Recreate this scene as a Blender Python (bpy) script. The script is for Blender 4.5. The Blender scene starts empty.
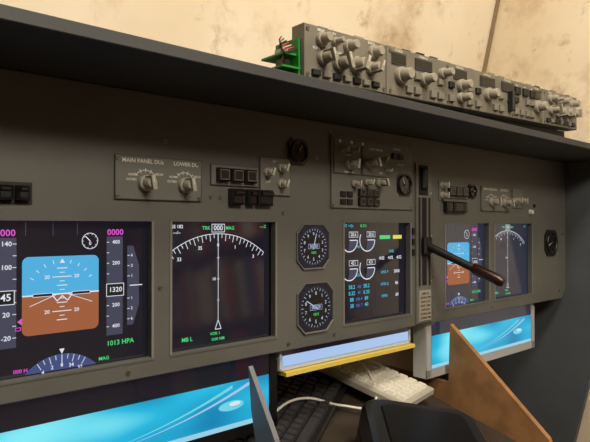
import bpy, math, random
from mathutils import Vector, Matrix
random.seed(4)
sc=bpy.context.scene
try: sc.view_settings.view_transform='Standard'
except Exception: pass
C=Vector((0,0,1.2)); TH=math.radians(13)
R4=Matrix.Rotation(-TH,4,'X'); R3=Matrix.Rotation(-TH,3,'X')
D=.66
def lin(c):
    return tuple((v/255/12.92 if v/255<=.04045 else ((v/255+.055)/1.055)**2.4) for v in c)+(1,)
MATS={}
def mat(name,rgb,rough=.6,metal=0,emit=0,var=0,scale=8,rgb2=None,bump=0,spec=.5,black=0):
    if name in MATS: return MATS[name]
    m=bpy.data.materials.new(name); m.use_nodes=True
    nt=m.node_tree; b=nt.nodes['Principled BSDF']
    b.inputs['Base Color'].default_value=lin(rgb); b.inputs['Roughness'].default_value=rough
    b.inputs['Metallic'].default_value=metal
    b.inputs['Specular IOR Level'].default_value=spec
    if emit:
        b.inputs['Emission Color'].default_value=lin(rgb); b.inputs['Emission Strength'].default_value=emit
        b.inputs['Base Color'].default_value=(0.01,.01,.01,1)
    if var or rgb2:
        tc=nt.nodes.new('ShaderNodeTexCoord'); n=nt.nodes.new('ShaderNodeTexNoise'); n.inputs['Scale'].default_value=scale
        n.inputs['Detail'].default_value=6
        cr=nt.nodes.new('ShaderNodeValToRGB'); c2=rgb2 or tuple(v*(1-var) for v in rgb)
        cr.color_ramp.elements[0].position=.38; cr.color_ramp.elements[0].color=lin(c2)
        cr.color_ramp.elements[1].position=.6; cr.color_ramp.elements[1].color=lin(rgb)
        nt.links.new(tc.outputs['Object'],n.inputs['Vector']); nt.links.new(n.outputs['Fac'],cr.inputs['Fac'])
        nt.links.new(cr.outputs['Color'],b.inputs['Base Color'])
        if bump:
            bp=nt.nodes.new('ShaderNodeBump'); bp.inputs['Strength'].default_value=bump
            n2=nt.nodes.new('ShaderNodeTexNoise'); n2.inputs['Scale'].default_value=scale*12
            nt.links.new(tc.outputs['Object'],n2.inputs['Vector'])
            nt.links.new(n2.outputs['Fac'],bp.inputs['Height']); nt.links.new(bp.outputs['Normal'],b.inputs['Normal'])
    MATS[name]=m; return m
PAN=mat('panel_grey',(93,94,91),.55,var=.08,scale=6)
PLT=mat('plate_grey',(100,101,97),.55)
PLD=mat('plate_dark',(54,55,54),.5)
GLS=mat('glareshield_grey',(56,58,61),.65,var=.1,scale=6)
BLK=mat('black_plastic',(20,20,21),.35)
BLM=mat('black_matte',(13,13,14),.6)
SLOT=mat('slot_black',(6,6,6),.8)
KNB=mat('knob_grey',(165,161,150),.45)
KNM=mat('knob_grey_dull',(145,140,128),.5)
KND=mat('knob_dark_grey',(112,109,101),.45)
WPR=mat('white_print',(215,213,202),.6)
SCR=mat('screw_steel',(130,128,122),.35,.8)
MCPM=mat('control_panel_beige',(112,108,98),.5,var=.08,scale=30)
PCB=mat('circuit_green',(25,130,50),.4)
RED=mat('red_plastic',(160,30,25),.4)
SILV=mat('silver_plastic',(180,182,186),.35,.1)
GLASS=mat('screen_black',(7,7,11),.12)
# LCD blacks with backlight bleed, glossy
GLOW=mat('lcd_black',(18,17,29),.08,emit=1,spec=.9)
GLOW2=mat('lcd_black_washed',(38,42,58),.08,emit=1,spec=.9)
def E(name,rgb,s=1): return mat(name,rgb,.4,emit=s)
eW=E('lit_white',(220,225,235)); eG=E('lit_green',(70,210,120)); eM=E('lit_magenta',(220,80,200)); eC=E('lit_cyan',(70,185,215))
eSky=E('lit_sky_blue',(72,172,220)); eBr=E('lit_ground_brown',(156,90,56)); eGr=E('lit_tape_grey',(64,66,88),.9); eDk=E('lit_dark_slate',(66,82,138),.8)
eY=E('lit_yellow',(225,215,80)); eBk=E('lit_black',(8,8,12),.6); eBl=E('lit_blue',(60,120,220))
eBW=E('lit_blue_white',(175,190,220)); eNV=E('lit_night_blue',(12,15,32),.9)

def tm(u,v,n): return (u,D-n,v)
class MB:
    def __init__(s): s.v=[];s.f=[];s.m=[];s.ml=[];s.sm=[]
    def mi(s,m):
        if m not in s.ml: s.ml.append(m)
        return s.ml.index(m)
    def add(s,vs,fs,m,smooth=False):
        b=len(s.v); s.v+=[tuple(p) for p in vs]
        for f in fs: s.f.append(tuple(i+b for i in f)); s.m.append(s.mi(m)); s.sm.append(smooth)
    def loft(s,rings,m,c0=True,c1=True,smooth=False):
        k=len(rings[0]); vs=[p for r in rings for p in r]; fs=[]
        for i in range(len(rings)-1):
            for j in range(k):
                a=i*k+j;b=i*k+(j+1)%k
                fs.append((a,b,b+k,a+k))
        s.add(vs,fs,m,smooth)
        if c0: s.add(rings[0],[tuple(range(k))[::-1]],m)
        if c1: s.add(rings[-1],[tuple(range(k))],m)
    def box(s,u0,u1,v0,v1,n0,n1,m,c=0):
        def r(n,i): return [tm(u0+i,v0+i,n),tm(u1-i,v0+i,n),tm(u1-i,v1-i,n),tm(u0+i,v1-i,n)]
        rs=[r(n0,0),r(n1,0)] if c==0 else [r(n0,0),r(n1-c,0),r(n1,c)]
        s.loft(rs,m)
    def cbox(s,u,v,w,h,n0,n1,m,c=0): s.box(u-w/2,u+w/2,v-h/2,v+h/2,n0,n1,m,c)
    def cyl(s,u,v,n0,n1,r,m,r1=None,k=24,c=0,smooth=True):
        r1=r if r1 is None else r1
        def ring(n,q): return [tm(u+q*math.cos(a*2*math.pi/k),v+q*math.sin(a*2*math.pi/k),n) for a in range(k)]
        rs=[ring(n0,r)]+([ring(n1-c,r1),ring(n1,r1-c)] if c else [ring(n1,r1)])
        s.loft(rs,m,smooth=smooth)
    def prism(s,pts,n0,n1,m): s.loft([[tm(u,v,n0) for u,v in pts],[tm(u,v,n1) for u,v in pts]],m)
    def face(s,pts,n,m): s.add([tm(u,v,n) for u,v in pts],[tuple(range(len(pts)))],m)
    def rect(s,u0,u1,v0,v1,n,m): s.face([(u0,v0),(u1,v0),(u1,v1),(u0,v1)],n,m)
    def frame(s,u0,u1,v0,v1,w,n,m):
        s.rect(u0,u1,v1-w,v1,n,m);s.rect(u0,u1,v0,v0+w,n,m);s.rect(u0,u0+w,v0,v1,n,m);s.rect(u1-w,u1,v0,v1,n,m)
    def line(s,a,b,w,n,m):
        a=Vector(a);b=Vector(b);d=(b-a).normalized();p=Vector((-d.y,d.x))*w/2
        s.face([a-p,b-p,b+p,a+p],n,m)
    def arc(s,u,v,r,a0,a1,w,n,m,k=32):
        a0=math.radians(a0);a1=math.radians(a1)
        for i in range(k):
            x=a0+(a1-a0)*i/k;y=a0+(a1-a0)*(i+1)/k
            s.face([(u+q*math.cos(t),v+q*math.sin(t)) for q,t in ((r-w/2,x),(r+w/2,x),(r+w/2,y),(r-w/2,y))],n,m)
    def disc(s,u,v,r,n,m,a0=0,a1=360,k=32):
        p=[(u+r*math.cos(math.radians(a0+(a1-a0)*i/k)),v+r*math.sin(math.radians(a0+(a1-a0)*i/k))) for i in range(k+(0 if a1-a0==360 else 1))]
        if a1-a0!=360: p.append((u,v))
        s.face(p,n,m)
    def text(s,t,u,v,size,n,m,al='CENTER'):
        c=bpy.data.curves.new('t','FONT');c.body=t;c.size=size;c.align_x=al;c.align_y='CENTER';c.resolution_u=2;c.offset=size*.015
        o=bpy.data.objects.new('t',c);sc.collection.objects.link(o)
        bpy.context.view_layer.update()
        me=bpy.data.meshes.new_from_object(o.evaluated_get(bpy.context.evaluated_depsgraph_get()))
        s.add([tm(u+p.co.x,v+p.co.y,n) for p in me.vertices],[tuple(f.vertices) for f in me.polygons],m)
        bpy.data.objects.remove(o);bpy.data.curves.remove(c);bpy.data.meshes.remove(me)
    def knob(s,u,v,r=.009,h=.016,m=KNB,n0=0,ang=90,bar=True):
        s.cyl(u,v,n0,n0+h*.35,r*1.15,m,c=.0008)
        s.cyl(u,v,n0+h*.35,n0+h,r*.85,m,r*.75,c=.001)
        if bar:
            a=math.radians(ang);dx,dy=math.cos(a),math.sin(a)
            p=[(u+dx*r+dy*r*.3,v+dy*r-dx*r*.3),(u+dx*r-dy*r*.3,v+dy*r+dx*r*.3),(u-dx*r-dy*r*.3,v-dy*r+dx*r*.3),(u-dx*r+dy*r*.3,v-dy*r-dx*r*.3)]
            s.prism(p,n0+h*.3,n0+h*1.25,m); s.line((u,v),(u+dx*r*.95,v+dy*r*.95),.0012,n0+h*1.26,WPR)
    def screw(s,u,v,n=0): 
        s.cyl(u,v,n,n+.0012,.003,SCR,k=12); s.line((u-.002,v-.001),(u+.002,v+.001),.0008,n+.0013,SLOT)
    def wbox(s,x0,x1,y0,y1,z0,z1,m,c=0):
        def r(z,i): return [(x0+i,y0+i,z),(x1-i,y0+i,z),(x1-i,y1-i,z),(x0+i,y1-i,z)]
        s.loft([r(z0,0),r(z1,0)] if c==0 else [r(z0,c),r(z0+c,0),r(z1-c,0),r(z1,c)],m)
    def obj(s,name,origin=None,world=False,M=None,parent=None):
        if world:
            o0=Vector(origin or (0,0,0)); mw=Matrix.Translation(o0)
            if M is not None: mw=mw@M; loc=s.v
            else: loc=[tuple(Vector(p)-o0) for p in s.v]
        else:
            o0=Vector(tm(*origin)); mw=Matrix.Translation(C+R3@o0)@R4
            loc=[tuple(Vector(p)-o0) for p in s.v]
        me=bpy.data.meshes.new(name);me.from_pydata(loc,[],s.f)
        for m in s.ml: me.materials.append(m)
        for p,i,q in zip(me.polygons,s.m,s.sm): p.material_index=i;p.use_smooth=q
        me.update()
        o=bpy.data.objects.new(name,me);sc.collection.objects.link(o);o.matrix_world=mw
        if parent:
            o.parent=parent;o.matrix_parent_inverse=Matrix.Identity(4);o.matrix_basis=parent.matrix_world.inverted()@mw
        return o

# ---------------- instrument panel board with display cut-outs
VT,VB=.170,-.192
PF=(.153,.331); ND=(.360,.534); EN=(.684,.864); RP=(.980,1.148); RN=(1.173,1.349)
HT,HB=.006,-.168
us=sorted({-.25,1.500,1.538}|{x for p in (PF,ND,EN,RP,RN) for x in p}); vs_=[VB,-.168,HT,VT]
def hole(u,v): return HB<v<HT and any(a<u<b for a,b in (PF,ND,EN,RP,RN))
ver={};VV=[];FF=[]
def gv(u,v):
    if (u,v) not in ver: ver[(u,v)]=len(VV);VV.append(tm(u,v,0))
    return ver[(u,v)]
for i in range(len(us)-1):
    for j in range(3):
        u0,u1,v0,v1=us[i],us[i+1],vs_[j],vs_[j+1]
        if hole((u0+u1)/2,(v0+v1)/2): continue
        if u1==1.538 and j==0: FF.append((gv(u0,v0),gv(1.515,v0),gv(u1,v1),gv(u0,v1)));continue
        FF.append((gv(u0,v0),gv(u1,v0),gv(u1,v1),gv(u0,v1)))
b=MB(); b.add(VV,FF,PAN)
panel=b.obj('instrument_panel',(.6,0,0))
so=panel.modifiers.new('thick','SOLIDIFY'); so.thickness=.012; so.offset=-1
bv=panel.modifiers.new('bev','BEVEL'); bv.width=.0012; bv.segments=1; bv.limit_method='ANGLE'
s=MB()
EDG=mat('cutout_edge',(122,122,118),.45)
for a,c in (PF,ND,EN,RP,RN):
    for (x0,x1,y0,y1) in ((a-.003,c+.003,HT,HT+.003),(a-.003,c+.003,HB-.003,HB),(a-.003,a,HB,HT),(c,c+.003,HB,HT)):
        s.box(x0,x1,y0,y1,0,.001,EDG if x1-x0<.01 else PAN)
def selector(o,mirror=False):
    s.box(o,o+.122,.033,.088,0,.003,PLT,.001); s.frame(o,o+.122,.033,.088,.0008,.0032,PLD)
    s.text('MAIN PANEL DUs',o+.037,.0815,.0072,.0034,WPR); s.text('LOWER DU',o+.098,.0815,.0072,.0034,WPR)
    for cx,a0 in ((o+.040,(40,140)),(o+.096,(50,130))):
        s.knob(cx,.054,.0088,.02,KNB,.003,ang=100)
        s.arc(cx,.054,.0165,a0[0],a0[1],.0008,.0034,WPR,12)
        for q in range(a0[0],a0[1]+1,25):
            r_=math.radians(q); s.line((cx+.014*math.cos(r_),.054+.014*math.sin(r_)),(cx+.019*math.cos(r_),.054+.019*math.sin(r_)),.0009,.0034,WPR)
        s.text('NORM',cx-.017,.064,.004,.0034,WPR);s.text('OUTBD',cx-.019,.058,.004,.0034,WPR);s.text('EICAS',cx+.019,.066,.004,.0034,WPR)
    for x in (.004,.118):
        for y in (.037,.084): s.screw(o+x,y,.003)
selector(.281)
def trio(o):
    s.box(o,o+.082,.057,.086,0,.003,PLT,.001);s.frame(o,o+.082,.057,.086,.0006,.0032,PLD)
    for k in range(3):
        s.cbox(o+.018+k*.0235,.0715,.020,.019,.003,.011,BLK,.002)
        s.frame(o+.0105+k*.0235,o+.0255+k*.0235,.0645,.0785,.0008,.0111,KND)
trio(.418)
s.box(.503,.562,.046,.103,0,.003,PLT,.001);s.frame(.503,.562,.046,.103,.0006,.0032,PLD)
for u,v in ((.516,.080),(.543,.088),(.543,.064)): s.knob(u,v,.0060,.014,KNB,.003,ang=70)
s.text('BRT',.518,.066,.005,.0034,WPR); s.text('AFT',.53,.097,.004,.0034,WPR)
for u0,u1 in ((.448,.470),(.477,.492),(.495,.523)):
    s.box(u0,u1,.030,.053,0,.012,BLK,.003)
    s.box(u0+.003,u1-.003,.044,.050,.012,.016,BLK,.001)
for u0,u1 in ((.150,.166),(.169,.183)):
    s.box(u0,u1,.028,.044,0,.012,BLK,.003); s.box(u0+.003,u1-.003,.038,.042,.012,.015,BLK,.001)
s.box(.146,.187,.024,.048,0,.0015,BLM)
for u in (.42,.435): s.screw(u,.04)
# centre plate
s.box(.650,.868,.030,.152,0,.003,PLT,.001);s.frame(.650,.868,.030,.152,.0008,.0032,PLD)
s.box(.655,.720,.088,.147,.003,.005,PLT,.001);s.frame(.655,.720,.088,.147,.0007,.0052,PLD)
s.box(.724,.800,.088,.147,.003,.005,PLT,.001);s.frame(.724,.800,.088,.147,.0007,.0052,PLD)
for u,v,r,h in ((.690,.104,.009,.02),(.676,.128,.005,.012),(.700,.128,.005,.012),(.740,.110,.0095,.022),(.768,.077,.008,.018),(.703,.072,.006,.014),(.735,.076,.006,.014),(.775,.118,.006,.012),(.790,.100,.005,.010)):
    s.knob(u,v,r*.85,h,KNB,.0045,ang=random.choice([60,80,90,110,130]))
for k in range(6): s.cyl(.668+k*.014,.142,.003,.0065,.003,KND if k%2 else WPR,k=12)
for i in range(3):
    for j in range(2):
        s.cbox(.722+i*.0185,.058-j*.016,.016,.013,.003,.010,BLM,.0015)
        s.frame(.716+i*.0185,.728+i*.0185,.053-j*.016,.063-j*.016,.0006,.0101,KND)
for i in range(2):
    for j in range(2): s.cbox(.677+i*.016,.054-j*.013,.012,.009,.003,.007,BLM,.001)
for i in range(2): s.cbox(.812+i*.016,.128,.014,.011,.003,.008,BLM,.001)
s.text('AUTO BRAKE',.760,.135,.0060,.0054,WPR);s.text('SPEED REF',.690,.091,.005,.0054,WPR);s.text('LE FLAPS',.83,.113,.0048,.0034,WPR)
s.text('MFD',.773,.094,.0045,.0054,WPR);s.text('N1 SET',.688,.12,.0045,.0054,WPR);s.text('ANTISKID',.82,.141,.005,.0034,WPR)
for u,v in ((.655,.035),(.863,.035),(.647,.155),(.863,.147)): s.screw(u,v,.003)
# gear plate
s.box(.878,.930,-.188,.122,0,.003,PLT,.001);s.frame(.878,.930,-.188,.122,.0008,.0032,PLD)
s.box(.887,.915,.060,.118,.003,.0042,SLOT);s.box(.892,.908,.072,.112,.0042,.012,BLM,.003)
s.box(.897,.911,-.115,.055,.003,.0036,SLOT)
s.box(.886,.890,-.115,.055,.003,.006,PLD);s.box(.918,.922,-.115,.055,.003,.006,PLD)
s.box(.886,.924,-.184,-.125,.003,.005,KNM,.001)
for k in range(7):
    s.text(random.choice(['FLAPS 1 250K','FLAPS 5 250','FLAPS 10 210','LIMIT IAS','EXTEND .82M','GEAR 270K']),.905,-.131-k*.0078,.0052,.0054,BLM)
for y,t in ((.064,'UP'),(-.02,'OFF'),(-.108,'DN')): s.text(t,.925,y,.0048,.0034,WPR)
for k in range(3): s.cbox(.872,-.01-k*.02,.006,.012,0,.003,BLM)
# right side
trio(.975)
s.box(.955,.972,.052,.092,0,.003,PLT,.001); s.knob(.963,.082,.006,.014,KNB,.003); s.knob(.963,.062,.006,.014,KNB,.003)
s.box(.972,.992,.028,.05,0,.012,BLK,.003);s.box(.998,1.03,.028,.05,0,.012,BLK,.003);s.box(1.035,1.048,.028,.05,0,.01,BLK,.003)
selector(1.112)
s.box(1.25,1.30,.042,.088,0,.003,PLT,.001)
s.knob(1.262,.060,.0065,.014,KNB,.003); s.knob(1.288,.060,.0065,.014,KNB,.003)
s.cyl(1.339,.034,0,.008,.007,WPR,.005); s.cyl(1.36,.05,0,.003,.004,BLM,k=12)
for u,v in ((.14,.15),(.35,.11),(.62,.11),(.95,.15),(1.36,.13),(1.52,.13),(1.52,-.02),(1.50,-.17),(.343,-.08),(.66,-.18),(.55,.02),(.94,-.1),(1.16,-.18),(.30,-.182),(.56,-.182)): s.screw(u,v)
s.obj('panel_switches',(.6,0,0),parent=panel)

# ---------------- gauges
def gauge(name,u,v,w,hand=40,num=True):
    g=MB();h=w/2;c=w*.2
    o8=[(u-h+c,v-h),(u+h-c,v-h),(u+h,v-h+c),(u+h,v+h-c),(u+h-c,v+h),(u-h+c,v+h),(u-h,v+h-c),(u-h,v-h+c)]
    def sc8(k,n): return [tm(u+(x-u)*k,v+(y-v)*k,n) for x,y in o8]
    r=w*.43
    if num:
        g.loft([sc8(1.04,.0002),sc8(1.04,.003),sc8(1.0,.003),sc8(.97,.0012)],PLT,c0=False,c1=False)
        g.add(sc8(.98,.0011),[tuple(range(8))],eNV)
        g.disc(u,v,r*.98,.0014,eBk)
        g.arc(u,v,r*.98,0,360,.0007,.0016,eGr)
        W=eBW
    else:
        g.prism(o8,.0002,.004,BLK); W=WPR
        for a0 in range(40):
            a=a0*2*math.pi/40;b_=(a0+1)*2*math.pi/40
            def q(rr,t,n): return tm(u+rr*math.cos(t),v+rr*math.sin(t),n)
            g.add([q(r,a,.004),q(r,b_,.004),q(r,b_,.008),q(r,a,.008),q(r*.9,b_,.008),q(r*.9,a,.008),q(r*.88,b_,.004),q(r*.88,a,.004)],[(0,1,2,3),(3,2,4,5),(5,4,6,7)],BLK,True)
        g.disc(u,v,r*.9,.0045,GLASS)
    n=.0017 if num else .0048
    for k in range(30 if num else 24):
        a=math.radians(k*(12 if num else 15));L=.80 if k%3==0 else .86
        g.line((u+r*L*math.cos(a),v+r*L*math.sin(a)),(u+r*.94*math.cos(a),v+r*.94*math.sin(a)),.0009 if num else .0006,n,W)
    a=math.radians(hand);g.line((u-.15*r*math.cos(a),v-.15*r*math.sin(a)),(u+.72*r*math.cos(a),v+.72*r*math.sin(a)),.0014,n+.0006,W)
    if num:
        for k in range(10):
            a=math.radians(90-36*k);g.text(str(k),u+r*.68*math.cos(a),v+r*.68*math.sin(a),w*.10,n,W)
        g.rect(u-r*.4,u+r*.4,v-r*.12,v+r*.14,n+.0003,eNV);g.frame(u-r*.4,u+r*.4,v-r*.12,v+r*.14,.0005,n+.0004,W); g.text('00320',u,v+r*.01,w*.1,n+.0005,W)
        g.text('1013',u,v-r*.33,w*.08,n,eG)
    else: g.cyl(u,v,.0045,.007,.002,BLK,k=12)
    return g.obj(name,(u,v,0))
gauge('standby_airspeed_gauge',.612,-.033,.070,hand=75)
gauge('standby_altimeter_gauge',.617,-.131,.078,hand=150)
gauge('brake_pressure_gauge',1.447,-.043,.066,num=False,hand=200)
gauge('panel_clock',.578,.116,.040,num=False,hand=60)
gauge('flap_position_gauge',.842,.077,.044,num=False,hand=120)
gauge('yaw_damper_indicator',1.075,.074,.030,num=False,hand=10)

# ---------------- landing gear lever
g=MB()
def tube(g,pts,rads,m,k=16):
    rings=[]
    P=[Vector(p) for p in pts]
    for i,p in enumerate(P):
        d=(P[min(i+1,len(P)-1)]-P[max(i-1,0)]).normalized()
        x=d.cross(Vector((0,0,1)));x=x.normalized() if x.length>1e-4 else Vector((1,0,0));y=x.cross(d).normalized()
        rings.append([tuple(p+rads[i]*(math.cos(a*2*math.pi/k)*x+math.sin(a*2*math.pi/k)*y)) for a in range(k)])
    g.loft(rings,m,smooth=True)
p0=Vector(tm(.906,-.038,.008));p1=Vector(tm(.938,-.102,.150))
f_=lambda t:tuple(p0+(p1-p0)*t)
tube(g,[f_(0),f_(.1),f_(.45),f_(.62)],[.0075,.008,.0075,.0075],BLM)
tube(g,[f_(.60),f_(.62),f_(.66),f_(.92),f_(.97),f_(1)],[.006,.0090,.0105,.0105,.0095,.006],mat('lever_handle',(38,18,16),.3))
g.box(.893,.917,-.054,-.022,.0062,.014,BLM,.003)
g.obj('landing_gear_lever',(.906,-.038,0))

# ---------------- monitors with avionics pages
NS=-.0135
def pfd(g,u0,w):
    k=w/178;X=lambda x:u0+x*k/1000;Y=lambda y:HT-.001+y/1000
    n=NS+.0006;n2=n+.0005;n3=n2+.0005;n4=n3+.0005
    R_=lambda a,b,c,d,nn,m:g.rect(X(a),X(b),Y(c),Y(d),nn,m)
    R_(4,21,-140,-18,n,eGr);R_(125,146,-140,-18,n,eGr)
    g.face([(X(152),Y(-30)),(X(160),Y(-30)),(X(168),Y(-55)),(X(168),Y(-105)),(X(160),Y(-130)),(X(152),Y(-130))],n,eGr)
    def half(y0,y1,m):
        rr=7;p=[]
        top=y1>-60
        if top:
            p=[(27,-84),(115,-84)]
            for i in range(7): t=math.radians(90*i/6);p.append((115-rr+rr*math.cos(t),y1-rr+rr*math.sin(t)))
            for i in range(7): t=math.radians(90+90*i/6);p.append((27+rr+rr*math.cos(t),y1-rr+rr*math.sin(t)))
        else:
            p=[(115,-84),(27,-84)]
            for i in range(7): t=math.radians(180+90*i/6);p.append((27+rr+rr*math.cos(t),y0+rr+rr*math.sin(t)))
            for i in range(7): t=math.radians(270+90*i/6);p.append((115-rr+rr*math.cos(t),y0+rr+rr*math.sin(t)))
        g.face([(X(a),Y(b)) for a,b in p],n,m)
    half(-84,-40,eSky);half(-129,-84,eBr);R_(27,115,-84.8,-83.2,n2,eW)
    for q in (-30,-20,-10,10,20,30):
        hw=11 if q%20==0 else 6
        R_(71-hw,71+hw,-84+q-.5,-84+q+.5,n2,eW)
        if q%20==0:
            g.text('20' if abs(q)==20 else '',X(71-17),Y(-84+q),.006,n2,eW);g.text('20',X(71+17),Y(-84+q),.006,n2,eW)
    for q in (-25,-15,-5,5,15,25): R_(68,74,-84+q-.4,-84+q+.4,n2,eW)
    for a in range(-60,61,15):
        r_=math.radians(90+a);g.line((X(71)+.036*math.cos(r_),Y(-84)+.036*math.sin(r_)),(X(71)+.0405*math.cos(r_),Y(-84)+.0405*math.sin(r_)),.0008,n2,eW)
    g.face([(X(71),Y(-43)),(X(68),Y(-48)),(X(74),Y(-48))],n3,eW)
    for a,b in ((38,60),(82,104)): R_(a,b,-85.8,-82.2,n3,eBk); g.frame(X(a),X(b),Y(-86),Y(-82),.0006,n4,eW)
    g.line((X(60),Y(-85)),(X(65),Y(-92)),.0012,n4,eW);g.line((X(82),Y(-85)),(X(77),Y(-92)),.0012,n4,eW)
    g.line((X(65),Y(-92)),(X(71),Y(-86)),.0012,n4,eW);g.line((X(77),Y(-92)),(X(71),Y(-86)),.0012,n4,eW)
    g.line((X(35),Y(-96)),(X(66),Y(-84)),.0007,n2,eW);g.line((X(107),Y(-96)),(X(76),Y(-84)),.0007,n2,eW)
    for i in range(9):
        y=-25-i*13
        R_(17,21,y-.4,y+.4,n2,eW);R_(125,128,y-.4,y+.4,n2,eW)
        if abs(y+79)>8:
            if i%2==0:g.text(str(140-i*20),X(10.5),Y(y),.0075,n2,eW)
            if i%2==0:g.text(str(400-100*i if 400>=100*i else 100*i-400),X(137),Y(y),.0065,n2,eW)
    R_(1,19,-92,-76,n3,eBk);g.frame(X(1),X(19),Y(-92),Y(-76),.0008,n4,eW);g.text('45',X(10),Y(-84),.011,n4,eW)
    R_(124,147,-92,-76,n3,eBk);g.frame(X(124),X(147),Y(-92),Y(-76),.0008,n4,eW);g.text('1320',X(136),Y(-84),.0085,n4,eW)
    g.text('000',X(12),Y(-13),.0105,n2,eM);g.text('0000',X(136),Y(-13),.0105,n2,eM)
    g.text('1013 HPA',X(143),Y(-150),.0085,n2,eG)
    for y in (-42,-55,-68,-96,-109,-122): R_(152,155,y-.4,y+.4,n2,eW)
    g.line((X(155),Y(-80)),(X(172),Y(-80)),.0012,n3,eW)
    for y,t in ((-42,'6'),(-55,'2'),(-68,'1'),(-96,'1'),(-109,'2'),(-122,'6')): g.text(t,X(158),Y(y),.005,n2,eW)
    g.arc(X(104),Y(-23),.0095,0,360,.0007,n2,eW)
    for a in range(0,360,36):
        r_=math.radians(a);g.line((X(104)+.0075*math.cos(r_),Y(-23)+.0075*math.sin(r_)),(X(104)+.0095*math.cos(r_),Y(-23)+.0095*math.sin(r_)),.0006,n2,eW)
    g.line((X(104),Y(-23)),(X(98),Y(-17)),.001,n3,eW);g.text('0',X(104),Y(-26),.006,n3,eW)
    R_(60,60.8,-16,-2,n2,eGr);R_(88,88.8,-16,-2,n2,eGr);R_(30,30.8,-16,-2,n2,eGr)
    g.face([(X(22),Y(-112)),(X(27),Y(-108)),(X(27),Y(-116))],n2,eM);g.frame(X(20),X(26),Y(-122),Y(-118),.0007,n2,eM)
    cx,cy,r=X(71),-.204+0,.055
    pts=[];a0=math.degrees(math.asin((HB+.001-cy)/r))
    for i in range(33):
        a=math.radians(a0+(180-2*a0)*i/32);pts.append((cx+r*math.cos(a),cy+r*math.sin(a)))
    g.face(pts,n,eDk)
    for i in range(-6,7):
        a=math.radians(90+i*7.5)
        if cy+.046*math.sin(a)<HB+.003: continue
        g.line((cx+(.049 if i%2 else .046)*math.cos(a),cy+(.049 if i%2 else .046)*math.sin(a)),(cx+.0545*math.cos(a),cy+.0545*math.sin(a)),.0007,n2,eW)
        if i%2==0:g.text(str((36+i)%36),cx+.042*math.cos(a),cy+.042*math.sin(a),.006,n2,eW)
    g.line((cx,cy+.04),(cx,cy+.053),.0008,n3,eW)
    g.face([(cx,cy+.055),(cx-.003,cy+.061),(cx+.003,cy+.061)],n2,eW)
    g.text('000 H',cx-.045,HB+.006,.006,n3,eM);g.text('MAG',cx+.05,HB+.006,.006,n3,eG)
def nd(g,u0,w):
    k=w/174;X=lambda x:u0+x*k/1000;Y=lambda y:HT-.001+y/1000
    n=NS+.0006;n2=n+.0005
    cx,cy,r=X(80),Y(-146),.130
    g.arc(cx,cy,r,51,129,.0009,n,eW,40)
    for i in range(-39,40,3):
        a=math.radians(90+i);L=.010 if (i//3)%2==0 else .006
        g.line((cx+r*math.cos(a),cy+r*math.sin(a)),(cx+(r-L)*math.cos(a),cy+(r-L)*math.sin(a)),.0009,n,eW)
    for i,t in ((-33,'3'),(0,'0'),(33,'33'),(-15,'1'),(15,'35')):
        a=math.radians(90+i)
        if t:g.text(t,cx+(r-.016)*math.cos(a),cy+(r-.016)*math.sin(a),.007,n,eW)
    g.line((cx,Y(-17)),(cx,Y(-139)),.0008,n2,eW)
    for y in (-50,-80,-110): g.line((cx-.002,Y(y)),(cx+.002,Y(y)),.0008,n2,eW)
    g.text('10',cx-.007,Y(-80),.006,n2,eW)
    for a,b in (((0,-138),(-5,-151)),((-5,-151),(5,-151)),((5,-151),(0,-138))):
        g.line((cx+a[0]/1000,Y(a[1])),(cx+b[0]/1000,Y(b[1])),.001,n2,eW)
    g.rect(cx-.011,cx+.011,Y(-14),Y(-2),n,eBk);g.frame(cx-.011,cx+.011,Y(-14),Y(-2),.0009,n2,eW);g.text('000',cx,Y(-8),.0105,n2,eW)
    g.text('TRK',cx-.02,Y(-8),.007,n2,eG);g.text('MAG',cx+.02,Y(-8),.007,n2,eG)
    g.text('GS 182',X(14),Y(-6),.0065,n2,eW);g.text('---/--',X(14),Y(-14),.006,n2,eW)
    g.text('----Z',X(160),Y(-6),.006,n2,eG)
    g.text('MB L',X(30),Y(-160),.008,n2,eG);g.text('VOR 1',X(75),Y(-157),.006,n2,eG);g.text('0.00 NM',X(80),Y(-165),.006,n2,eG)
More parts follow.
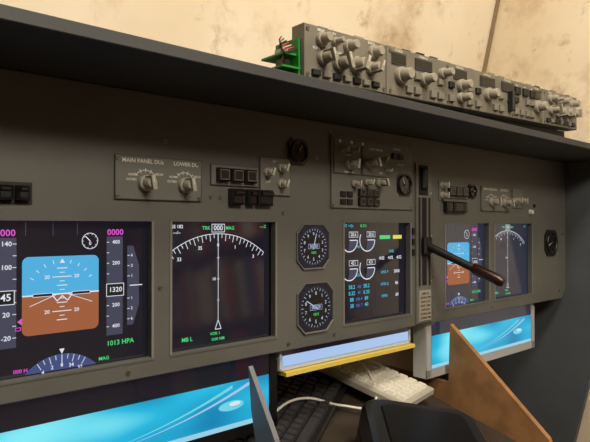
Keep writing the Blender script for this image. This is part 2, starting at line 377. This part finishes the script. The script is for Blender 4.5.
def eng(g,u0,w):
    X=lambda x:u0+x/1000;Y=lambda y:HT-.001+y/1000;n=NS+.0009;n2=n+.0005
    for cx in (26,72):
        for cy in (-30,-80):
            g.disc(X(cx),Y(cy),.019,n,eGr,-100,0)
            g.arc(X(cx),Y(cy),.020,-210,0,.0018,n2,eW,24)
            g.line((X(cx),Y(cy)),(X(cx)+.019,Y(cy)),.0016,n2,eW)
            g.rect(X(cx-2),X(cx+21),Y(cy+5),Y(cy+15),n2,eBk);g.frame(X(cx-2),X(cx+21),Y(cy+5),Y(cy+15),.0009,n2+.0003,eW)
            g.text('20.6' if cy==-30 else '421',X(cx+9.5),Y(cy+10),.0085,n2+.0003,eW)
    g.text('N1',X(50),Y(-42),.007,n,eC);g.text('EGT',X(50),Y(-92),.007,n,eC)
    g.text('TAT +15c',X(22),Y(-5),.007,n,eC);g.text('R-TO',X(62),Y(-5),.007,n,eG)
    for r_ in range(4):
        y=-112-r_*11
        g.text(['58.2','0.32','88','38'][r_],X(32),Y(y),.0095,n,eC);g.text(['N2','FF','OIL P','OIL T'][r_],X(51),Y(y),.007,n,eBl);g.text(['58.2','0.33','89','40'][r_],X(70),Y(y),.0095,n,eC)
    g.rect(X(106),X(136),Y(-29),Y(-22),n,eG);g.rect(X(144),X(170),Y(-29),Y(-22),n,eY);g.text('FUEL',X(140),Y(-52),.007,n,eC)
    for c in (112,137,162): g.text('4.02',X(c),Y(-64),.0085,n,eW)
    for r_ in range(3): g.text(['HYD P','HYD Q','FF/FU'][r_],X(120),Y(-90-r_*22),.007,n,eC);g.text(['3000','86','.00'][r_],X(155),Y(-90-r_*22),.0085,n,eW)
    g.line((X(98),Y(-8)),(X(98),Y(-165)),.0006,n,eGr)
WALL=bpy.data.materials.new('desktop_wallpaper');WALL.use_nodes=True
nt=WALL.node_tree;bs=nt.nodes['Principled BSDF'];tc=nt.nodes.new('ShaderNodeTexCoord');wv=nt.nodes.new('ShaderNodeTexNoise');cr=nt.nodes.new('ShaderNodeValToRGB')
wv.inputs['Scale'].default_value=5;wv.inputs['Detail'].default_value=1;mp_=nt.nodes.new('ShaderNodeMapping');mp_.inputs['Scale'].default_value=(1,1,3)
nt.links.new(tc.outputs['Object'],mp_.inputs['Vector']);nt.links.new(mp_.outputs['Vector'],wv.inputs['Vector']);nt.links.new(wv.outputs['Fac'],cr.inputs['Fac'])
e=cr.color_ramp.elements;e[0].position=.3;e[0].color=lin((18,112,160));e[1].position=.72;e[1].color=lin((130,225,230));e2=e.new(.5);e2.color=lin((35,170,205))
nt.links.new(cr.outputs['Color'],bs.inputs['Emission Color']);bs.inputs['Emission Strength'].default_value=1.2;bs.inputs['Base Color'].default_value=(0,0,0,1);bs.inputs['Roughness'].default_value=.3
eTask=E('lit_taskbar',(150,205,225)); eOr=E('lit_orange',(235,160,60)); ePale=E('lit_pale_blue',(165,195,235)); eSw=E('lit_swoosh',(110,210,228))
def monitor(u0,u1,vb,pages,vt=.03,dvt=-.226,body=BLK,desk=WALL,bez=.016,lcd=GLOW):
    g=MB()
    g.box(u0,u1,vb,vt,-.045,NS-.0005,body,.002)
    g.box((u0+u1)/2-.1,(u0+u1)/2+.1,vb+.06,vt-.04,-.075,-.045,BLK)
    g.rect(u0+bez,u1-bez,vb+bez,vt-bez,NS,lcd)
    g.rect(u0+bez,u1-bez,vb+bez,dvt,NS+.0003,desk)
    for fn,a,b_ in pages: fn(g,a,b_)
    if desk is WALL:
        g.rect(u0+bez,u1-bez,vb+bez,vb+bez+.007,NS+.0006,eTask)
        H_=dvt-(vb+bez); y0=vb+bez
        for sft,mm in ((0,eSw),(.07,ePale)):
            p=[];L=u1-u0-2*bez
            for i in range(13): t=i/12;p.append((u0+bez+L*(.25+sft)+L*.6*t,y0+.012+(H_-.016)*(t**2)))
            for i in range(12,-1,-1): t=i/12;p.append((u0+bez+L*(.25+sft)+L*.6*t,y0+.012+(H_-.016)*(t**2)*.9))
            g.face(p,NS+.0006,mm)
        cx=u1-.085;cy=y0+H_*.5
        g.face([(cx+.022*math.cos(t/20*6.283),cy+.007*math.sin(t/20*6.283)) for t in range(20)],NS+.0008,eSw)
        g.face([(cx+.006+.010*math.cos(t/20*6.283),cy+.002+.003*math.sin(t/20*6.283)) for t in range(20)],NS+.001,eW)
    g.box(u0,u0+bez-.002,vb,dvt+.02,NS,NS+.001,body); g.box(u1-bez+.002,u1,vb,dvt+.02,NS,NS+.001,body); g.box(u0,u1,vb,vb+bez-.002,NS,NS+.001,body)
    return g.obj('computer_monitor',((u0+u1)/2,(vt+vb)/2,-.03))
monitor(.070,.548,-.309,[(lambda g,a,b:pfd(g,a,b),PF[0]+.001,176),(lambda g,a,b:nd(g,a,b),ND[0],174)],body=BLK)
monitor(.553,.880,-.226,[(lambda g,a,b:eng(g,a,b),EN[0],180)],body=mat('pale_plastic',(190,200,215),.35),dvt=-.203,desk=ePale,bez=.006)
monitor(.932,1.386,-.306,[(lambda g,a,b:pfd(g,a,b),RP[0],168),(lambda g,a,b:nd(g,a,b),RN[0],175)],body=SILV,dvt=-.222,bez=.018,lcd=GLOW2)
g=MB();g.box(.56,.885,-.234,-.2275,-.07,-.005,mat('manila_yellow',(225,200,80),.7));g.obj('cardboard_strip',(.72,-.23,-.03))

# ---------------- glareshield
g=MB();g.box(-.25,1.55,.1705,.1835,-.33,.154,GLS,.001)
gl=g.obj('glareshield',(.65,.177,0))

# ---------------- autopilot control panel
g=MB();N=.142
def mv(sx,h): return (.466+sx, .1845+.025*sx/.8+h)
def mbox(s0,s1,h0,h1,n0,n1,m,c=0):
    def r(n,i): return [tm(*mv(s0+i,h0+i),n),tm(*mv(s1-i,h0+i),n),tm(*mv(s1-i,h1-i),n),tm(*mv(s0+i,h1-i),n)]
    g.loft([r(n0,0),r(n1,0)] if not c else [r(n0,0),r(n1-c,0),r(n1,c)],m)
mbox(0,.8,.000,.070,.118,N-.003,KND)
mbox(.012,.79,.004,.060,.07,.118,PLD)
for a,c in ((0,.157),(.159,.641),(.643,.8)): mbox(a,c,0,.070,N-.003,N,MCPM,.001)
g.loft([[tm(.47,.1838,n),tm(1.255,.1838,n),tm(1.255,.208,n),tm(.47,.1845,n)] for n in (.06,.12)],BLM)
def mk(sx,h,r,hh,m=KNM,ang=90,bar=False): u,v=mv(sx,h);g.knob(u,v,r,hh,m,N,ang,bar)
def mt(t,sx,h,sz=.0055): u,v=mv(sx,h);g.text(t,u,v,sz,N+.0004,WPR)
def mbtn(sx,h,w=.013,hh=.009,m=KND): mbox(sx-w/2,sx+w/2,h-hh/2,h+hh/2,N,N+.005,m,.001)
def mwin(sx,h,w=.034,hh=.014):
    mbox(sx-w/2-.002,sx+w/2+.002,h-hh/2-.002,h+hh/2+.002,N,N+.002,PLD); mbox(sx-w/2,sx+w/2,h-hh/2,h+hh/2,N,N+.0024,GLASS)
def efis(o):
    for x,h,r in ((.028,.053,.008),(.052,.054,.005),(.078,.053,.008),(.128,.053,.009)): mk(o+x,h,r,.018)
    for x,h,r in ((.030,.030,.008),(.060,.028,.010),(.092,.030,.010),(.122,.030,.008)): mk(o+x,h,r,.020,KNM,random.choice([70,110,90]),True)
    for k in range(7): mbtn(o+.018+k*.019,.009,.013,.008,KND if k%2 else BLM)
    mt('MINS',o+.028,.065);mt('FPV',o+.052,.065,.004);mt('BARO',o+.125,.066);mt('VOR 1',o+.02,.041,.0045);mt('MODE',o+.06,.0415,.0045);mt('TFC',o+.11,.0415,.0045)
    for k in range(4): g.screw(*mv(o+(.005 if k<2 else .152),.006 if k%2 else .064),n=N)
efis(0);efis(.643)
for x,w,t in ((.185,.028,'COURSE'),(.245,.038,'IAS/MACH'),(.345,.034,'HEADING'),(.430,.044,'ALTITUDE'),(.500,.040,'VERT SPEED'),(.612,.028,'COURSE')):
    mwin(x,.054,w,.013); mt(t,x,.0658,.0048)
for x,h,r in ((.188,.030,.011),(.245,.032,.009),(.345,.036,.009),(.345,.016,.008),(.430,.032,.010),(.612,.030,.011),(.293,.048,.008)): mk(x,h,r,.022,KNM,90,False)
u,v=mv(.505,.028);g.cyl(u,v,N,N+.004,.006,BLM);g.box(u-.004,u+.004,v-.018,v+.018,N,N+.012,BLM,.002)
for x in (.208,.228,.268,.288,.318,.372,.398,.455,.475,.53,.552,.574,.592): 
    mbtn(x,.012,.014,.011,MCPM if random.random()<.5 else KND)
    if random.random()<.6: mbtn(x,.034,.013,.010,BLM if random.random()<.4 else KND)
for x in (.535,.565,.593): mbtn(x,.052,.018,.014,BLM); mt('CMD',x,.062,.004)
for x in (.166,.634,.31,.52):
    for h in (.006,.064): g.screw(*mv(x,h),n=N)
# exposed electronics on the left end
mbox(-.030,.012,.012,.0145,.085,.135,PCB);mbox(-.024,.012,.030,.0325,.085,.130,PCB);mbox(-.003,-.0005,.0,.052,.09,.134,PCB)
mbox(-.024,-.012,.0145,.024,.115,.128,BLK);mbox(-.018,-.008,.0325,.040,.105,.12,SILV)
for k in range(7):
    a=mv(-.003,.062-k*.004);c=mv(-.014-.002*k,.054-k*.004);d=mv(-.012,.016)
    pts=[Vector(tm(*a,.10+k*.005)),Vector(tm(*c,.11+k*.004)),Vector(tm(c[0],c[1]-.015,.11+k*.004)),Vector(tm(*d,.105+k*.003))]
    tube(g,pts,[.0012]*4,(RED,PCB,BLM,RED,KNB,RED,BLM)[k],6)
for k in range(22):
    sx=.03+k*.035; mbox(sx,sx+.018,.070,.070+random.uniform(.002,.006),.12,.135,random.choice([BLM,PLD,KND,KNM]))
g.obj('autopilot_control_panel',(.857,.22,.1),)

# ---------------- structure below / beside
cz=C.z
SIDE=mat('side_board_grey',(86,92,99),.6,var=.08,scale=5)
MDF=mat('mdf_brown',(170,124,80),.75,var=.15,scale=25)
def plate(name,x0,x1,yz,m):
    g=MB();g.loft([[(x0,y,cz+z) for y,z in yz],[(x1,y,cz+z) for y,z in yz]],m)
    return g.obj(name,(x0,yz[0][0],cz+yz[0][1]),world=True)
plate('side_board',1.553,1.571,[(.50,-1.2),(.50,-.42),(.50,.03),(.50,.075),(.99,.0),(1.02,-.1),(1.02,-1.2)],SIDE)
plate('side_board',-.27,-.252,[(.50,-1.2),(.50,.075),(.99,.0),(1.02,-.1),(1.02,-1.2)],SIDE)
plate('pedestal_board',.990,1.002,[(.595,-.343),(.36,-.470),(.30,-.56),(.30,-1.2),(.75,-1.2),(.75,-.50),(.572,-.46)],MDF)
plate('support_bracket',.478,.486,[(.590,-.343),(.512,-.415),(.46,-.4995),(.52,-.4995),(.570,-.40)],mat('bracket_grey',(120,124,132),.5))
TB=mat('desk_dark',(66,57,50),.5,var=.2,scale=10)
g=MB();TZ=cz-.5
g.wbox(-.20,.985,.12,.98,TZ-.025,TZ,TB,.002)
for x in (-.19,.93):
    for y in (.14,.92): g.wbox(x,x+.045,y,y+.045,0,TZ-.025,TB)
g.obj('desk',(.4,.5,0),world=True)
def keyboard(name,cx,cy,z,ang,L,W,bm,km,tilt=0):
    g=MB();g.wbox(-L/2,L/2,-W/2,W/2,0,.016,bm,.003)
    nx,ny=19,6;px=(L-.02)/nx;py=(W-.02)/ny
    for i in range(nx):
        for j in range(ny):
            if i in (14,18) and j==5: continue
            x=-L/2+.01+i*px;y=-W/2+.01+j*py
            if j==0 and 4<=i<=8:
                if i>4: continue
                x1=x+px*5-.002
            else: x1=x+px-.002
            a,b_,c,d=x+.001,x1,y+.001,y+py-.001
            g.loft([[(a,c,.016),(b_,c,.016),(b_,d,.016),(a,d,.016)],[(a+.002,c+.002,.022),(b_-.002,c+.002,.022),(b_-.002,d-.003,.022),(a+.002,d-.003,.022)]],km)
    M=Matrix.Rotation(math.radians(ang),4,'Z')@Matrix.Rotation(math.radians(tilt),4,'Y')
    return g.obj(name,(cx,cy,z),world=True,M=M)
keyboard('computer_keyboard',.640,.665,TZ,32,.38,.150,mat('keyboard_black',(26,26,28),.35),mat('key_black',(58,58,62),.3))
keyboard('computer_keyboard',.842,.765,TZ+.024,100,.42,.120,mat('keyboard_white',(180,176,166),.5),mat('key_white',(235,232,222),.5))
# printer
g=MB()
def rr(x0,x1,y0,y1,z,r,k=6):
    o=[]
    for (cx,cy,a) in ((x1-r,y1-r,0),(x0+r,y1-r,90),(x0+r,y0+r,180),(x1-r,y0+r,270)):
        for i in range(k+1):
            t=math.radians(a+90*i/k);o.append((cx+r*math.cos(t),cy+r*math.sin(t),z))
    return o
PG=mat('printer_body',(34,34,36),.3)
def ly(i,z,r=.03): return rr(-.095+i,.095-i,-.15+i,.15-i,z,r)
g.loft([ly(.004,0),ly(0,.006),ly(0,.040)],PG);g.loft([ly(.003,.040),ly(.003,.044)],SLOT);g.loft([ly(0,.044),ly(0,.073),ly(.004,.083),ly(.012,.088)],PG)
g.loft([rr(-.068,.068,-.06,.12,.088,.012),rr(-.066,.066,-.058,.118,.091,.012)],mat('printer_lid',(14,14,16),.3))
for k in range(4): g.loft([rr(-.058+k*.032,-.036+k*.032,-.10,-.085,.088,.004,3),rr(-.057+k*.032,-.037+k*.032,-.099,-.086,.092,.004,3)],KND)
g.obj('printer',(.668,.378,TZ),world=True,M=Matrix.Rotation(math.radians(-41),4,'Z'))
# cable
cu=bpy.data.curves.new('usb_cable','CURVE');cu.dimensions='3D';cu.bevel_depth=.0024;cu.bevel_resolution=3
pts=[(.49,.53,.004),(.545,.60,.026),(.61,.655,.027),(.68,.665,.027),(.745,.63,.015),(.79,.60,.02),(.84,.66,.05),(.86,.74,.05)]
sp=cu.splines.new('BEZIER');sp.bezier_points.add(len(pts)-1)
for p,q in zip(sp.bezier_points,pts): p.co=(q[0]-.6,q[1]-.6,q[2]);p.handle_left_type=p.handle_right_type='AUTO'
o=bpy.data.objects.new('usb_cable',cu);o.location=(.6,.6,TZ);cu.materials.append(mat('cable_white',(235,232,225),.5));sc.collection.objects.link(o)
g=MB();g.wbox(-.07,.07,-.07,.07,0,.001,mat('paper_white',(220,215,200),.8));g.obj('paper_sheet',(.66,.88,TZ),world=True,M=Matrix.Rotation(.3,4,'Z'))

# ---------------- room
WM=mat('plaster_cream',(234,223,203),.9,rgb2=(222,207,182),scale=2.2,bump=.15)
nt=WM.node_tree;b_=nt.nodes['Principled BSDF'];src=b_.inputs['Base Color'].links[0].from_socket
tc=nt.nodes.new('ShaderNodeTexCoord')
def stain(loc,scale,p0,p1,col,amt,src):
    n=nt.nodes.new('ShaderNodeTexNoise');n.inputs['Scale'].default_value=scale;n.inputs['Detail'].default_value=9;n.inputs['Roughness'].default_value=.68
    mpn=nt.nodes.new('ShaderNodeMapping');mpn.inputs['Location'].default_value=loc;cr=nt.nodes.new('ShaderNodeValToRGB');cr.color_ramp.elements[0].position=p0;cr.color_ramp.elements[1].position=p1
    cr.color_ramp.elements[1].color=(amt,amt,amt,1);mx=nt.nodes.new('ShaderNodeMixRGB');mx.inputs['Color2'].default_value=lin(col)
    nt.links.new(tc.outputs['Object'],mpn.inputs['Vector']);nt.links.new(mpn.outputs['Vector'],n.inputs['Vector']);nt.links.new(n.outputs['Fac'],cr.inputs['Fac']);nt.links.new(cr.outputs['Color'],mx.inputs['Fac']);nt.links.new(src,mx.inputs['Color1'])
    return mx.outputs['Color']
src=stain((3.3,1.7,.4),4.0,.52,.70,(176,148,116),.65,src)
src=stain((7.3,4.7,2.4),12,.58,.68,(150,120,88),.5,src)
nt.links.new(src,b_.inputs['Base Color'])
def rb(name,x0,x1,y0,y1,z0,z1,m):
    g=MB();g.wbox(x0,x1,y0,y1,z0,z1,m);return g.obj(name,((x0+x1)/2,(y0+y1)/2,z0),world=True)
XR=1.62;YB=1.035
rb('wall_back',-2.2,XR,YB,YB+.1,0,2.5,WM);rb('wall_right',XR,XR+.1,-2.6,YB+.1,0,2.5,WM)
rb('wall_left',-2.3,-2.2,-2.6,YB+.1,0,2.5,WM);rb('wall_front',-2.2,XR,-2.7,-2.6,0,2.5,WM)
rb('floor',-2.3,XR+.1,-2.7,YB+.1,-.05,0,mat('floor_carpet',(95,80,66),.95,var=.25,scale=20))
rb('ceiling',-2.3,XR+.1,-2.7,YB+.1,2.5,2.55,mat('ceiling_white',(225,218,200),.9,var=.05))
g=MB();g.wbox(XR-.010,XR-.001,YB-.010,YB-.001,1.15,2.5,mat('corner_line',(140,120,95),.9));g.obj('corner_strip_1',(XR-.006,YB-.006,1.15),world=True)  # thin brown strip drawn as the dark line down the wall corner
g=MB();WD=mat('shelf_wood',(110,75,45),.6,var=.2,scale=12)
x0,x1,y0,y1=XR-.28,XR-.005,-1.7,-.25
g.wbox(x0,x1,y0,y0+.02,0,1.9,WD);g.wbox(x0,x1,y1-.02,y1,0,1.9,WD);g.wbox(x1-.01,x1,y0,y1,0,1.9,WD)
for k in range(7): g.wbox(x0,x1,y0,y1,k*.312,k*.312+.02,WD)
g.obj('bookshelf',(x0,-1.0,0),world=True)
g=MB();bc=[mat('book_%d'%i,c,.6) for i,c in enumerate([(190,45,38),(230,220,200),(60,90,170),(210,115,55),(90,90,95),(50,130,100)])]
for k in range(6):
    y=y0+.025
    while y<y1-.06:
        t=random.uniform(.018,.045);h=random.uniform(.2,.27)
        g.wbox(x0+.02,x0+.2,y,y+t,k*.312+.021,k*.312+.021+h,random.choice(bc));y+=t+.001
g.obj('books',(x0,-1.0,0),world=True)

# ---------------- lights
def area(name,loc,tgt,sx,sy,e,col):
    l=bpy.data.lights.new(name,'AREA');l.shape='RECTANGLE';l.size=sx;l.size_y=sy;l.energy=e;l.color=col
    o=bpy.data.objects.new(name,l);o.location=loc;o.rotation_euler=(Vector(tgt)-Vector(loc)).to_track_quat('-Z','Y').to_euler();sc.collection.objects.link(o)
area('wall_fill_light',(.3,-.66,2.46),(.6,.4,1.2),.8,.55,40,(1,.89,.72))
area('wall_fill_light',(.55,.15,2.46),(.7,.9,1.2),.5,.4,24,(1,.88,.70))  # added fill light that brightens the wall, not a known lamp
w=bpy.data.worlds.new('world');sc.world=w;w.use_nodes=True;w.node_tree.nodes['Background'].inputs[0].default_value=(1,.9,.75,1);w.node_tree.nodes['Background'].inputs[1].default_value=.1

# ---------------- camera
f=Vector((0.656,0.7547,0)).normalized();r=Vector((f.y,-f.x,0));up=Vector((0,0,1));d=math.atan(5/560)
f2=f*math.cos(d)+up*math.sin(d);u2=up*math.cos(d)-f*math.sin(d)
M=Matrix((r,u2,-f2)).transposed();M=(R3@M).to_4x4();M.translation=C
cd=bpy.data.cameras.new('camera');cd.lens=36*560/590;cd.sensor_width=36;cd.clip_start=.01
co=bpy.data.objects.new('camera',cd);co.matrix_world=M;sc.collection.objects.link(co);sc.camera=co
